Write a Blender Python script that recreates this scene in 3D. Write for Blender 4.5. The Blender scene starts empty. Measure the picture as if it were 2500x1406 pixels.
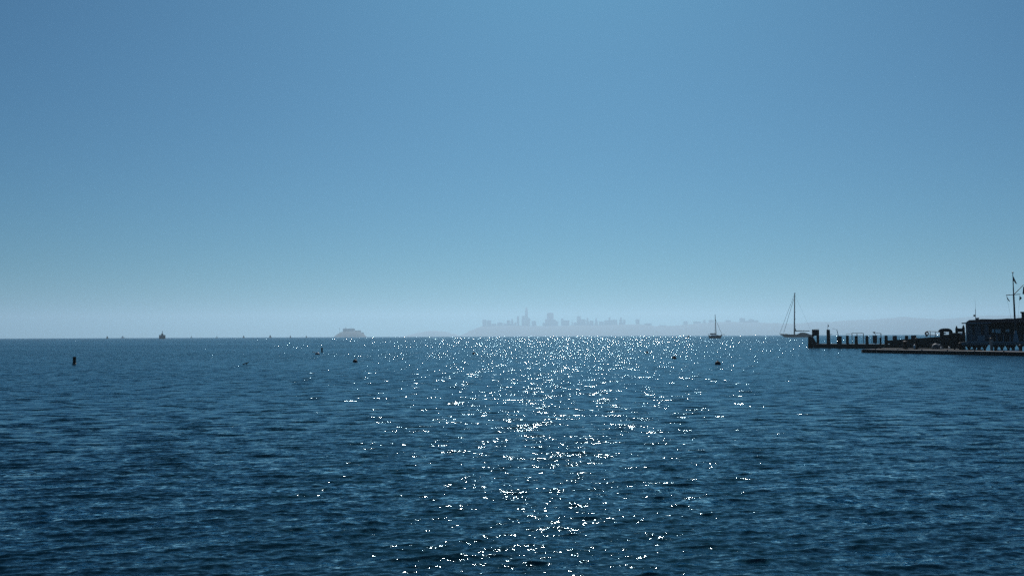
import bpy, math, random
import numpy as np
from mathutils import Vector, Matrix
R = math.radians
random.seed(7)
SC = bpy.context.scene
COL = SC.collection

# ---------------------------------------------------------------- camera
FPX = 2200.0                      # focal length in pixels of the 2500 px wide photograph
CAM_H = 2.5
cam_data = bpy.data.cameras.new("camera")
cam = bpy.data.objects.new("camera", cam_data)
COL.objects.link(cam)
cam_data.sensor_width = 36.0
cam_data.lens = FPX / 2500.0 * 36.0
cam_data.clip_start = 0.1
cam_data.clip_end = 60000.0
ROT = Matrix.Rotation(R(90 + 3.055), 3, 'X') @ Matrix.Rotation(R(-0.235), 3, 'Z')
cam.location = (0, 0, CAM_H)
cam.rotation_euler = ROT.to_euler()
SC.camera = cam

# ---------------------------------------------------------------- sun and sky
SUN_EL, SUN_AZ = 41.0, 4.4        # degrees; azimuth to the right of +Y
world = bpy.data.worlds.new("World")
SC.world = world
world.use_nodes = True
wn = world.node_tree.nodes; wl = world.node_tree.links
bg = wn["Background"]
sky = wn.new("ShaderNodeTexSky")
sky.sky_type = 'NISHITA'
sky.sun_disc = False
sky.sun_elevation = R(SUN_EL)
sky.sun_rotation = R(SUN_AZ)
sky.altitude = 0
sky.air_density = 1.0
sky.dust_density = 0.9
sky.ozone_density = 3.0
tint = wn.new("ShaderNodeMix"); tint.data_type = 'RGBA'; tint.blend_type = 'MULTIPLY'
tint.inputs[0].default_value = 1.0
tint.inputs[7].default_value = (0.10, 0.51, 0.775, 1)
wl.new(sky.outputs[0], tint.inputs[6])
wl.new(tint.outputs[2], bg.inputs[0])
bg.inputs[1].default_value = 0.050

sun_dir = Vector((math.sin(R(SUN_AZ)) * math.cos(R(SUN_EL)), math.cos(R(SUN_AZ)) * math.cos(R(SUN_EL)), math.sin(R(SUN_EL))))
sl = bpy.data.lights.new("sun", 'SUN')
sl.energy = 4.7
sl.angle = R(0.5)
sl.color = (1.0, 0.98, 0.95)
sun = bpy.data.objects.new("sun", sl)
COL.objects.link(sun)
sun.rotation_euler = sun_dir.to_track_quat('Z', 'Y').to_euler()

SC.view_settings.view_transform = 'Standard'
SC.view_settings.look = 'None'
SC.view_settings.exposure = 0.0
SC.view_settings.gamma = 1.0
SC.render.engine = 'CYCLES'
SC.cycles.use_denoising = False
world.cycles.sampling_method = 'NONE'
SC.cycles.use_adaptive_sampling = False
SC.cycles.max_bounces = 5
SC.cycles.volume_bounces = 1
SC.cycles.sample_clamp_direct = 0.0
SC.cycles.sample_clamp_indirect = 1.5
SC.cycles.filter_width = 1.45
SC.cycles.caustics_reflective = True
SC.cycles.blur_glossy = 0.0

# ---------------------------------------------------------------- helpers
def ray(px, py):
    return ROT @ Vector(((px - 1250) / FPX, (703 - py) / FPX, -1))
def at(px, py, Y):
    """world point seen at photograph pixel (px, py) whose distance along the view is Y metres"""
    d = ray(px, py)
    return Vector((d.x / d.y * Y, Y, CAM_H + d.z / d.y * Y))
def on_water(px, py):
    d = ray(px, py)
    t = -CAM_H / d.z
    return Vector((d.x * t, d.y * t, 0))
def line_Y(px, A, B):
    """distance at which the ray through column px meets the ground line A-B"""
    d = ray(px, 818)
    k = d.x / d.y
    t = (k * A[1] - A[0]) / ((B[0] - A[0]) - k * (B[1] - A[1]))
    return A[1] + t * (B[1] - A[1])

class MB:
    def __init__(s): s.v = []; s.f = []
    def add(s, vs, fs):
        b = len(s.v)
        s.v += [tuple(v) for v in vs]
        s.f += [tuple(b + i for i in f) for f in fs]
        return s
    def box(s, x0, y0, z0, x1, y1, z1):
        vs = [(x0,y0,z0),(x1,y0,z0),(x1,y1,z0),(x0,y1,z0),(x0,y0,z1),(x1,y0,z1),(x1,y1,z1),(x0,y1,z1)]
        return s.add(vs, [(0,3,2,1),(4,5,6,7),(0,1,5,4),(1,2,6,5),(2,3,7,6),(3,0,4,7)])
    def pbox(s, px0, py0, px1, py1, Y, d):
        a = at(px0, py1, Y); b = at(px1, py0, Y)
        return s.box(a.x, Y, a.z, b.x, Y + d, b.z)
    def slab(s, A, B, w, z0, z1, z0b=None, z1b=None):
        """a beam of width w whose centre line runs A-B on plan"""
        A = Vector((A[0], A[1])); B = Vector((B[0], B[1]))
        n = (B - A).normalized(); n = Vector((-n.y, n.x)) * (w / 2)
        z0b = z0 if z0b is None else z0b; z1b = z1 if z1b is None else z1b
        p = [A - n, B - n, B + n, A + n]
        zb = [z0, z0b, z0b, z0]; zt = [z1, z1b, z1b, z1]
        vs = [(p[i].x, p[i].y, zb[i]) for i in range(4)] + [(p[i].x, p[i].y, zt[i]) for i in range(4)]
        return s.add(vs, [(0,3,2,1),(4,5,6,7),(0,1,5,4),(1,2,6,5),(2,3,7,6),(3,0,4,7)])
    def tube(s, P, Q, r0, r1=None, n=10):
        P = Vector(P); Q = Vector(Q); r1 = r0 if r1 is None else r1
        d = (Q - P).normalized()
        a = d.orthogonal().normalized(); b = d.cross(a)
        vs = []
        for c, r in ((P, r0), (Q, r1)):
            for i in range(n):
                t = 2 * math.pi * i / n
                vs.append(c + (a * math.cos(t) + b * math.sin(t)) * r)
        fs = [(i, (i + 1) % n, n + (i + 1) % n, n + i) for i in range(n)]
        fs += [tuple(range(n - 1, -1, -1)), tuple(range(n, 2 * n))]
        return s.add(vs, fs)
    def path(s, pts, r, n=8):
        for a, b in zip(pts[:-1], pts[1:]): s.tube(a, b, r, r, n)
        return s
    def lathe(s, c, prof, n=16, sx=1.0, sy=1.0):
        c = Vector(c); vs = []; fs = []
        for r, z in prof:
            for i in range(n):
                t = 2 * math.pi * i / n
                vs.append((c.x + r * math.cos(t) * sx, c.y + r * math.sin(t) * sy, c.z + z))
        for k in range(len(prof) - 1):
            for i in range(n):
                j = (i + 1) % n
                fs.append((k * n + i, k * n + j, (k + 1) * n + j, (k + 1) * n + i))
        fs += [tuple(range(n - 1, -1, -1)), tuple(range((len(prof) - 1) * n, len(prof) * n))]
        return s.add(vs, fs)
    def ball(s, c, r, n=14, sz=1.0, cut=-1.0):
        prof = []
        for i in range(n // 2 + 1):
            t = -math.pi / 2 + math.pi * i / (n // 2)
            if math.sin(t) < cut: continue
            prof.append((max(math.cos(t) * r, 0.001), math.sin(t) * r * sz))
        return s.lathe(c, prof, n)
    def plate(s, pts, th, off=None):
        """flat outline (list of world points) given a thickness along off"""
        off = Vector(off or (0, 1, 0)).normalized() * th
        n = len(pts); pts = [Vector(p) for p in pts]
        vs = pts + [p + off for p in pts]
        return s.add(vs, [tuple(range(n)), tuple(range(2 * n - 1, n - 1, -1))] + [(i, i + n, (i + 1) % n + n, (i + 1) % n) for i in range(n)])
    def torus(s, c, Rr, r, axis='Y', n=24, m=8):
        c = Vector(c); vs = []; fs = []
        for i in range(n):
            a = 2 * math.pi * i / n
            for j in range(m):
                b = 2 * math.pi * j / m
                q = Rr + r * math.cos(b)
                p = (q * math.cos(a), r * math.sin(b), q * math.sin(a)) if axis == 'Y' else (q * math.cos(a), q * math.sin(a), r * math.sin(b))
                vs.append(c + Vector(p))
        for i in range(n):
            for j in range(m):
                fs.append((i*m+j, ((i+1)%n)*m+j, ((i+1)%n)*m+(j+1)%m, i*m+(j+1)%m))
        return s.add(vs, fs)
    def build(s, name, mat, parent=None, smooth=False, origin=None):
        me = bpy.data.meshes.new(name)
        o0 = Vector(origin) if origin is not None else (Vector(parent.location) if parent is not None else Vector((0, 0, 0)))
        # parts of a thing are stored relative to the thing's base
        if parent is not None and parent.parent is not None:
            o0 = Vector(parent.parent.location)
        me.from_pydata([(v[0] - o0.x, v[1] - o0.y, v[2] - o0.z) for v in s.v], [], s.f)
        me.materials.append(mat)
        import bmesh
        bm = bmesh.new(); bm.from_mesh(me)
        bmesh.ops.recalc_face_normals(bm, faces=bm.faces)
        bm.to_mesh(me); bm.free()
        if smooth:
            me.polygons.foreach_set("use_smooth", [True] * len(me.polygons))
        o = bpy.data.objects.new(name, me)
        COL.objects.link(o)
        if parent is not None: o.parent = parent
        elif origin is not None: o.location = o0
        return o

def tag(o, label, cat, group=None):
    o["label"] = label; o["category"] = cat
    if group: o["group"] = group
    return o
def thing(name, loc, label, cat, group=None):
    o = bpy.data.objects.new(name, None)
    o.empty_display_size = 0.3
    COL.objects.link(o); o.location = loc
    return tag(o, label, cat, group)
def copy_thing(src, loc, label, group=None):
    c = src.copy(); COL.objects.link(c); c.location = loc; c["label"] = label
    if group: c["group"] = group
    for ch in list(src.children):
        d = ch.copy(); COL.objects.link(d); d.parent = c
        for g in list(ch.children):
            e = g.copy(); COL.objects.link(e); e.parent = d
    return c

# ---------------------------------------------------------------- materials
def mat(name, col, rough=0.7, col2=None, scale=3.0, spec=0.3, metal=0.0, bump=0.0, stretch=(1, 1, 1)):
    m = bpy.data.materials.new(name); m.use_nodes = True
    n = m.node_tree.nodes; l = m.node_tree.links; p = n["Principled BSDF"]
    p.inputs["Roughness"].default_value = rough
    p.inputs["Specular IOR Level"].default_value = spec
    p.inputs["Metallic"].default_value = metal
    tc = n.new("ShaderNodeTexCoord"); mp = n.new("ShaderNodeMapping"); mp.inputs["Scale"].default_value = stretch
    l.new(tc.outputs["Object"], mp.inputs[0])
    no = n.new("ShaderNodeTexNoise"); no.inputs["Scale"].default_value = scale; no.inputs["Detail"].default_value = 5
    l.new(mp.outputs[0], no.inputs["Vector"])
    cr = n.new("ShaderNodeValToRGB")
    c2 = col2 or tuple(c * 0.55 for c in col)
    cr.color_ramp.elements[0].position = 0.35; cr.color_ramp.elements[1].position = 0.65
    cr.color_ramp.elements[0].color = (*c2, 1); cr.color_ramp.elements[1].color = (*col, 1)
    l.new(no.outputs["Fac"], cr.inputs[0]); l.new(cr.outputs[0], p.inputs["Base Color"])
    if bump:
        b = n.new("ShaderNodeBump"); b.inputs["Strength"].default_value = bump; b.inputs["Distance"].default_value = 0.02
        l.new(no.outputs["Fac"], b.inputs["Height"]); l.new(b.outputs[0], p.inputs["Normal"])
    return m
M = {
 'timber': mat('creosoted timber', (0.030, 0.024, 0.020), 0.8, scale=4, stretch=(1, 1, 0.25), bump=0.5, spec=0.1),
 'deckwood': mat('weathered deck boards', (0.10, 0.09, 0.08), 0.75, scale=6, stretch=(3, 0.5, 1), spec=0.25),
 'concrete': mat('stained concrete', (0.17, 0.19, 0.20), 0.8, scale=1.5, spec=0.2),
 'greydeck': mat('bleached grey deck', (0.22, 0.22, 0.22), 0.8, scale=3, spec=0.2),
 'steel': mat('dull galvanised steel', (0.09, 0.10, 0.11), 0.5, scale=8, metal=0.3),
 'black': mat('black rubber', (0.012, 0.012, 0.013), 0.7, scale=8, spec=0.2),
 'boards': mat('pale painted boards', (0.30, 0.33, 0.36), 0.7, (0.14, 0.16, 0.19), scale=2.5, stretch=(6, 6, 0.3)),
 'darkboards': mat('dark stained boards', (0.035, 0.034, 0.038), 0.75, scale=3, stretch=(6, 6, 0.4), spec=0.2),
 'roof': mat('dark roof shingles', (0.005, 0.007, 0.012), 0.95, scale=5, bump=0.5, spec=0.0),
 'glass': mat('window glass with painted daylight', (0.75, 0.78, 0.80), 0.3, (0.5, 0.55, 0.6), scale=3.0, spec=0.8),  # pale base colour stands in for daylight showing through the clubhouse panes
 'white': mat('white gelcoat', (0.75, 0.76, 0.76), 0.3, (0.6, 0.62, 0.62), scale=2),
 'paintwhite': mat('chalky white paint', (0.45, 0.47, 0.5), 0.6, scale=2),
 'navy': mat('dark navy hull paint', (0.006, 0.008, 0.012), 0.95, scale=1, spec=0.0),
 'teak': mat('teak deck', (0.05, 0.04, 0.03), 0.8, scale=4, spec=0.1),
 'mast': mat('dark anodised mast', (0.030, 0.033, 0.038), 0.5, scale=1),
 'canvas': mat('navy canvas', (0.012, 0.016, 0.03), 0.9, scale=3),
 'flag': mat('dark red flag cloth', (0.05, 0.012, 0.014), 0.9, scale=2),
 'flagblue': mat('dark blue flag cloth', (0.012, 0.018, 0.05), 0.9, scale=2),
 'buoy': mat('weathered dark buoy plastic', (0.03, 0.026, 0.03), 0.6, scale=5, spec=0.2),
 'red': mat('rust red paint', (0.12, 0.02, 0.015), 0.6, scale=5),
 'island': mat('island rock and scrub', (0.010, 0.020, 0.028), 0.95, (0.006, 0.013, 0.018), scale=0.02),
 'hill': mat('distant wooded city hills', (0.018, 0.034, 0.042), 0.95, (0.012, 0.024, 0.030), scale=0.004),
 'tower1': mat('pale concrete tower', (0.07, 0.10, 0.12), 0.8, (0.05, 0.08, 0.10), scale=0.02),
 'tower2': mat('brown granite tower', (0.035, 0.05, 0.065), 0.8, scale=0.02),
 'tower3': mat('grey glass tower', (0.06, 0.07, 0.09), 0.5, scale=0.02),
}

# ---------------------------------------------------------------- the water
def build_water():
    rs = [0.02, 0.5, 1.2, 2.0, 3.0]
    r = 4.0
    while r < 18900:
        rs.append(r)
        k = 0.0026 if r < 140 else min(0.0026 * (r / 140.0) ** 1.3, 0.06)
        r *= 1 + k
    rs.append(19000.0)
    rs = np.array(rs)
    dr = np.gradient(rs)
    half = R(38); step = 0.0012
    a_in = np.arange(-half, half + step / 2, step)
    a_out = np.linspace(half, 2 * math.pi - half, 121)[1:-1]
    ang = np.concatenate([a_in, a_out])          # measured clockwise from +Y
    na, nr = len(ang), len(rs)
    AA, RR = np.meshgrid(ang, rs)
    X = (RR * np.sin(AA)).ravel(); Y = (RR * np.cos(AA)).ravel()
    spacing = np.maximum(dr[:, None], RR * step).repeat(1, 0)
    spacing = np.broadcast_to(spacing, AA.shape).copy()
    spacing[:, len(a_in):] = np.maximum(spacing[:, len(a_in):], RR[:, len(a_in):] * 0.04)
    spacing = spacing.ravel()
    rng = np.random.default_rng(11)
    N = 150
    lam = np.exp(rng.uniform(math.log(0.10), math.log(6.0), N))
    th = rng.normal(0, R(21), N) + np.where(lam > 0.6, R(17), R(8))        # travel direction around -Y
    ph = rng.uniform(0, 2 * math.pi, N)
    wgt = np.exp(-((np.log(lam / 0.30)) / 1.1) ** 2) * rng.uniform(0.5, 1.3, N)
    slope = wgt / math.sqrt((wgt ** 2).sum() / 2) * 0.125
    Z = np.zeros_like(X); DX = np.zeros_like(X); DY = np.zeros_like(X); lost = np.zeros_like(X)
    gust = 1 + 0.3 * np.sin(X * 0.031 + 0.8 * np.sin(Y * 0.019)) * np.sin(Y * 0.045 + 1.3) + 0.12 * np.sin(X * 0.11 + Y * 0.16)
    for i in range(N):
        k = 2 * math.pi / lam[i]
        kx, ky = math.sin(th[i]) * k, -math.cos(th[i]) * k
        w = np.clip((lam[i] / spacing - 2.2) / 3.0, 0, 1)
        a = slope[i] / k
        lost += (1 - w ** 2) * slope[i] ** 2 / 2
        m = w > 0
        p = kx * X[m] + ky * Y[m] + ph[i]
        s, c = np.sin(p), np.cos(p)
        aw = a * w[m] * gust[m]
        Z[m] += aw * c
        DX[m] -= 1.0 * aw * s * kx / k
        DY[m] -= 1.0 * aw * s * ky / k
    co = np.stack([X + DX, Y + DY, Z], 1).astype(np.float32)
    i = np.arange(nr - 1)[:, None]; j = np.arange(na)[None, :]
    jn = (j + 1) % na
    q = np.stack([i * na + j, (i + 1) * na + j, (i + 1) * na + jn, i * na + jn], -1).reshape(-1, 4)
    cap = np.arange(na)
    me = bpy.data.meshes.new("water")
    me.vertices.add(len(co)); me.vertices.foreach_set("co", co.ravel())
    nq = len(q)
    me.loops.add(nq * 4 + na); me.loops.foreach_set("vertex_index", np.concatenate([q.ravel(), cap]).astype(np.int32))
    me.polygons.add(nq + 1)
    me.polygons.foreach_set("loop_start", np.concatenate([np.arange(nq) * 4, [nq * 4]]).astype(np.int32))
    me.polygons.foreach_set("loop_total", np.concatenate([np.full(nq, 4), [na]]).astype(np.int32))
    me.polygons.foreach_set("use_smooth", np.ones(nq + 1, dtype=bool))
    me.update(calc_edges=True)
    if me.polygons[nq // 2].normal.z < 0: me.flip_normals()
    at_ = me.attributes.new("chop", 'FLOAT', 'POINT')
    at_.data.foreach_set("value", np.sqrt(lost).astype(np.float32))
    o = bpy.data.objects.new("water", me)
    COL.objects.link(o)
    o["kind"] = "structure"
    # ---- material
    m = bpy.data.materials.new("bay water"); m.use_nodes = True
    n = m.node_tree.nodes; l = m.node_tree.links; p = n["Principled BSDF"]
    n.remove(p)
    body = n.new("ShaderNodeBsdfDiffuse"); body.inputs[0].default_value = (0.0006, 0.008, 0.014, 1)
    gl = n.new("ShaderNodeBsdfAnisotropic"); gl.inputs["Color"].default_value = (0.50, 0.73, 0.84, 1); gl.inputs["Roughness"].default_value = WATER_ROUGH
    fr = n.new("ShaderNodeFresnel"); fr.inputs["IOR"].default_value = 1.333
    mx = n.new("ShaderNodeMixShader")
    l.new(fr.outputs[0], mx.inputs[0]); l.new(body.outputs[0], mx.inputs[1]); l.new(gl.outputs[0], mx.inputs[2])
    l.new(mx.outputs[0], n["Material Output"].inputs["Surface"])
    geo = n.new("ShaderNodeNewGeometry")
    def vmath(op, a=None, b=None, sc=None):
        v = n.new("ShaderNodeVectorMath"); v.operation = op
        for k_, x in ((0, a), (1, b)):
            if x is None: continue
            if isinstance(x, (tuple, list)): v.inputs[k_].default_value = x
            else: l.new(x, v.inputs[k_])
        if sc is not None:
            if isinstance(sc, (int, float)): v.inputs[3].default_value = sc
            else: l.new(sc, v.inputs[3])
        return v
    def fmath(op, a, b=None, c=None, clamp=False):
        v = n.new("ShaderNodeMath"); v.operation = op; v.use_clamp = clamp
        for k_, x in enumerate((a, b, c)):
            if x is None: continue
            if isinstance(x, (int, float)): v.inputs[k_].default_value = x
            else: l.new(x, v.inputs[k_])
        return v.outputs[0]
    def slopes(scale, detail, stretch, amp, off):
        mp = n.new("ShaderNodeMapping"); mp.inputs["Scale"].default_value = (stretch, 1, 1)
        mp.inputs["Location"].default_value = off; mp.inputs["Rotation"].default_value = (0, 0, R(9))
        l.new(geo.outputs["Position"], mp.inputs[0])
        t = n.new("ShaderNodeTexNoise"); t.noise_dimensions = '2D'
        t.inputs["Scale"].default_value = scale; t.inputs["Detail"].default_value = detail; t.inputs["Roughness"].default_value = 0.62
        l.new(mp.outputs[0], t.inputs["Vector"])
        s = vmath('SUBTRACT', t.outputs["Color"], (0.5, 0.5, 0.5))
        return vmath('MULTIPLY', s.outputs[0], amp).outputs[0]
    at_n = n.new("ShaderNodeAttribute"); at_n.attribute_name = "chop"
    fine = slopes(14.0, 4.0, 0.5, (0.42 * FINE, 0.72 * FINE, 0.0), (3, 7, 0))
    l.new(fmath('MULTIPLY_ADD', at_n.outputs["Fac"], 0.42, WATER_ROUGH), gl.inputs["Roughness"])
    far = slopes(1.5, 4.0, 0.5, (11.5, 16.0, 0.0), (31, 57, 0))   # scaled by the slope the mesh no longer carries
    patch_mp = n.new("ShaderNodeMapping"); patch_mp.inputs["Scale"].default_value = (0.006, 0.02, 1)
    l.new(geo.outputs["Position"], patch_mp.inputs[0])
    patch = n.new("ShaderNodeTexNoise"); patch.noise_dimensions = '2D'; patch.inputs["Scale"].default_value = 1.0; patch.inputs["Detail"].default_value = 3
    l.new(patch_mp.outputs[0], patch.inputs["Vector"])
    gustf = fmath('MULTIPLY_ADD', patch.outputs["Fac"], 0.9, 0.55)
    # windrows: streaks of rougher and smoother water lying along the wind
    def rows(sc, loc):
        mp = n.new("ShaderNodeMapping"); mp.inputs["Scale"].default_value = (sc[0], sc[1], 1); mp.inputs["Location"].default_value = loc
        mp.inputs["Rotation"].default_value = (0, 0, R(4))
        l.new(geo.outputs["Position"], mp.inputs[0])
        t = n.new("ShaderNodeTexNoise"); t.noise_dimensions = '2D'; t.inputs["Scale"].default_value = 1.0; t.inputs["Detail"].default_value = 1
        l.new(mp.outputs[0], t.inputs["Vector"]); return t.outputs["Fac"]
    rw = fmath('ADD', fmath('MULTIPLY', rows((1.1, 0.035), (3, 5, 0)), 0.6), fmath('MULTIPLY', rows((0.35, 0.012), (13, 2, 0)), 0.4))
    rwf = fmath('MULTIPLY_ADD', fmath('SUBTRACT', rw, 0.5), 1.2, 1.0)
    rwf = fmath('MINIMUM', fmath('MAXIMUM', rwf, 0.25), 2.0)
    gustf2 = fmath('MULTIPLY', gustf, rwf)
    fars = vmath('SCALE', far, None, fmath('MULTIPLY', at_n.outputs["Fac"], gustf2)).outputs[0]
    fines = vmath('SCALE', fine, None, gustf).outputs[0]
    S = vmath('ADD', fars, fines).outputs[0]
    # hidden back slopes of waves too small for the mesh: seen at a grazing angle only the near faces show
    inc = geo.outputs["Incoming"]
    ih = vmath('NORMALIZE', vmath('MULTIPLY', inc, (1, 1, 0)).outputs[0]).outputs[0]
    adot = vmath('DOT_PRODUCT', S, ih).outputs["Value"]
    sep = n.new("ShaderNodeSeparateXYZ"); l.new(inc, sep.inputs[0])
    wgt_ = fmath('SUBTRACT', 1.0, fmath('MULTIPLY', sep.outputs[2], 6.0), clamp=True)
    corr = fmath('MULTIPLY', fmath('SUBTRACT', fmath('ABSOLUTE', adot), adot), wgt_)
    S2 = vmath('ADD', S, vmath('SCALE', ih, None, corr).outputs[0]).outputs[0]
    Nn = vmath('NORMALIZE', vmath('ADD', geo.outputs["Normal"], S2).outputs[0]).outputs[0]
    l.new(Nn, gl.inputs["Normal"]); l.new(Nn, fr.inputs["Normal"])
    me.materials.append(m)
    return o
WATER_ROUGH = 0.015
FINE = 1.3
build_water()

# ---------------------------------------------------------------- distant land
def ridge(name, prof, Y, depth, jitter, seed, matl, base=-2.0, nx=260, ny=14):
    """terrain with real depth whose crest follows prof [(px, py)...]"""
    rnd = np.random.default_rng(seed)
    xs = [at(p[0], p[1], Y).x for p in prof]; zs = [at(p[0], p[1], Y).z for p in prof]
    X = np.linspace(xs[0], xs[-1], nx)
    H = np.interp(X, xs, zs)
    H = H + np.convolve(rnd.normal(0, 1, nx + 4), np.ones(5) / 5, 'valid') * jitter * np.clip(H / 30, 0, 1)
    vs = []; fs = []
    for j in range(ny + 1):
        t = j / ny
        prof_t = math.sin(math.pi * min(t * 1.0, 1.0)) ** 0.7 if 0 < t < 1 else 0.0
        y = Y - depth * 0.5 + depth * t
        wob = np.convolve(rnd.normal(0, 1, nx + 8), np.ones(9) / 9, 'valid') * 0.06 * (0 < t < 1)
        sc = y / Y
        for i in range(nx):
            vs.append((X[i] * sc, y, base + max(0, (H[i] - base) * min(prof_t * (1 + (wob[i] if abs(t - .5) > .01 else 0)), 1.0))))
    for j in range(ny):
        for i in range(nx - 1):
            a = j * nx + i
            fs.append((a, a + 1, a + nx + 1, a + nx))
    mb = MB(); mb.add(vs, fs)
    o = mb.build(name, matl, smooth=True)
    o["kind"] = "structure"
    return o
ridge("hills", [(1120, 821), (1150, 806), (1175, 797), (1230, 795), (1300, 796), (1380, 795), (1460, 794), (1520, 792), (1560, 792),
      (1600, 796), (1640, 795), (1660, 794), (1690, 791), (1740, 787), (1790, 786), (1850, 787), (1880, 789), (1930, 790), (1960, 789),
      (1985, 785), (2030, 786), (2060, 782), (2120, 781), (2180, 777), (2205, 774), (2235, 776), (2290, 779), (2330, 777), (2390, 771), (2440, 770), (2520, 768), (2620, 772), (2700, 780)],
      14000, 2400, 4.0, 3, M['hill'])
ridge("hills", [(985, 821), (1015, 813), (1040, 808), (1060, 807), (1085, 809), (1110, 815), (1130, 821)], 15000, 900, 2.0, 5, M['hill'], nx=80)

SKY_GROUP = "high rises in the hazy city skyline"
def tower(x0, x1, ytop, label, style='box', m='tower1', Y=10150, name='tower', x2=None, ybase=812):
    a = at(x0, ytop, Y); b = at(x1, ytop, Y); w = b.x - a.x; zt = a.z; cx = (a.x + b.x) / 2
    zb = 0.0
    d = min(max(w, 30), 80)
    o = MB()
    if style == 'box':
        o.box(a.x, Y, zb, b.x, Y + d, zt - 4)
        o.box(a.x + w * .2, Y + d * .2, zt - 4, b.x - w * .2, Y + d * .8, zt)
    elif style == 'step':
        h = zt - zb
        o.box(a.x, Y, zb, b.x, Y + d, zb + h * .72)
        o.box(a.x + w * .12, Y + d * .1, zb + h * .72, b.x - w * .2, Y + d * .9, zb + h * .88)
        o.box(a.x + w * .3, Y + d * .2, zb + h * .88, b.x - w * .32, Y + d * .8, zt)
    elif style == 'round':
        o.box(a.x, Y, zb, b.x, Y + d, zt - 22)
        o.box(a.x + w * .06, Y + 2, zt - 22, b.x - w * .06, Y + d - 2, zt - 10)
        o.box(a.x + w * .16, Y + 4, zt - 10, b.x - w * .16, Y + d - 4, zt)
    elif style == 'taper':
        r = w / 2 * 1.05
        o.lathe((cx, Y + r, 0), [(r, zb), (r, zt * .55), (r * .93, zt * .75), (r * .78, zt * .9), (r * .55, zt * .98), (r * .35, zt)], 20)
    elif style == 'pyramid':
        o.lathe((cx, Y + w / 2, 0), [(w * .7, zb), (w * .38, zt * .62), (w * .1, zt * .93), (0.8, zt)], 4)
    elif style == 'slab':
        o.box(a.x, Y, zb, b.x, Y + d, zt)
        o.box(a.x + w * .35, Y + d * .3, zt, a.x + w * .5, Y + d * .6, zt + 5)
    ob = o.build(name, M[m], origin=(cx, Y, 0))
    return tag(ob, label, "building", SKY_GROUP)
T = [
 (1178,1187.5,780.5,'slab','tower1',"leftmost hazy block of the skyline, broad with a flat top"),
 (1188.5,1199,781.5,'box','tower1',"second hazy block from the left end, paired with its slightly taller neighbour"),
 (1200,1212,790.5,'slab','tower2',"very low wide building right of the leftmost pair of blocks"),
 (1214,1227,787,'box','tower1',"low flat building midway between the leftmost pair and the stepped block"),
 (1229,1237,790,'slab','tower1',"lowest narrow building just left of the broad stepped block"),
 (1237.5,1245,782,'slab','tower2',"left shoulder building hugging the broad stepped block"),
 (1245.5,1255,778.5,'step','tower1',"broad stepped block left of the tallest tower's group"),
 (1255.5,1261,787,'slab','tower1',"low building filling the gap left of the slim freestanding tower"),
 (1262,1267.5,771.5,'slab','tower3',"slim freestanding tower just left of the tallest tower"),
 (1273.5,1281,771,'slab','tower3',"flat topped tower touching the tallest tower on its left"),
 (1281.5,1289,751,'taper','tower3',"tallest tower of the skyline, tapering to a rounded top"),
 (1289.5,1294,776.5,'slab','tower1',"narrow tower touching the tallest tower on its right"),
 (1298,1309,783,'box','tower1',"isolated short block right of the tallest tower"),
 (1325,1331,788,'slab','tower1',"low left step beside the massive wide round shouldered tower"),
 (1331,1335,779,'slab','tower2',"narrow block leaning against the left of the massive wide tower"),
 (1335.5,1351.5,763,'round','tower2',"massive wide tower with rounded shoulders, second tallest of the skyline"),
 (1352,1357.5,780,'slab','tower1',"narrow block against the right of the massive wide tower"),
 (1358,1363,784,'slab','tower1',"low right step beside the massive wide tower"),
 (1370,1376,777,'slab','tower3',"slim tower at the left end of the long low block"),
 (1376.5,1390,781.5,'box','tower1',"long low block right of a slim tower, ending at a gap"),
 (1394,1400,780,'pyramid','tower1',"small pointed building at the right edge of the narrow gap"),
 (1400.5,1408,787,'slab','tower1',"low roof between the pointed building and a tall flat tower"),
 (1409,1418,772,'slab','tower2',"tall flat topped tower in the middle of the right half cluster"),
 (1419,1430,779.5,'slab','tower1',"medium building right of the tall flat topped tower"),
 (1431,1439,776,'step','tower1',"medium tower with a stepped crown amid the cluster"),
 (1440,1449,783,'slab','tower1',"low wide block left of the pyramid tower"),
 (1450,1462,774.5,'pyramid','tower1',"pyramid shaped tower with a wide base and pointed top"),
 (1463,1474,785,'slab','tower1',"low blocks just right of the pyramid tower"),
 (1476,1486,781.5,'box','tower1',"medium block left of the narrow peaked tower"),
 (1486.5,1491,775,'slab','tower3',"narrow tower rising between two medium blocks right of the pyramid"),
 (1492,1507,781,'slab','tower1',"wide medium block right of the narrow tower"),
 (1512,1521,775,'step','tower2',"last tall tower before the skyline drops to low hills"),
 (1521.5,1527,780.5,'slab','tower1',"shorter block attached to the right of the last tall tower"),
 (1553,1561,779,'slab','tower2',"lone tower on the low ridge right of the main cluster"),
 (1575,1591,789,'box','tower1',"broad low building on the ridge right of the lone tower"),
 (1610,1626,794,'slab','tower1',"flattest building on the ridge left of the hilltop houses"),
 (1670,1679,783.5,'box','tower1',"hilltop block left of the small sailboat, first of the group"),
 (1695,1711,785,'slab','tower1',"wide hilltop block second from the left in the hill group"),
 (1716,1726,780.5,'step','tower1',"stepped hilltop block just left of the small sailboat's mast"),
 (1732,1743,781,'slab','tower1',"hilltop block directly behind the small sailboat's mast"),
 (1774,1784,781.5,'slab','tower1',"hilltop block right of the small sailboat"),
 (1808,1819,776.5,'slab','tower2',"highest square tower on the hill between the two sailing boats"),
 (1820,1829,783,'slab','tower1',"low block attached right of the highest hill tower"),
 (1830,1840,779,'box','tower1',"second highest block on the hill between the two sailing boats"),
 (1842,1852,782,'slab','tower1',"last square block of the hill group toward the large yacht"),
 (1888,1900,788,'slab','tower1',"small low block alone on the hill left of the large yacht"),
]
rt = random.Random(4)
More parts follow.
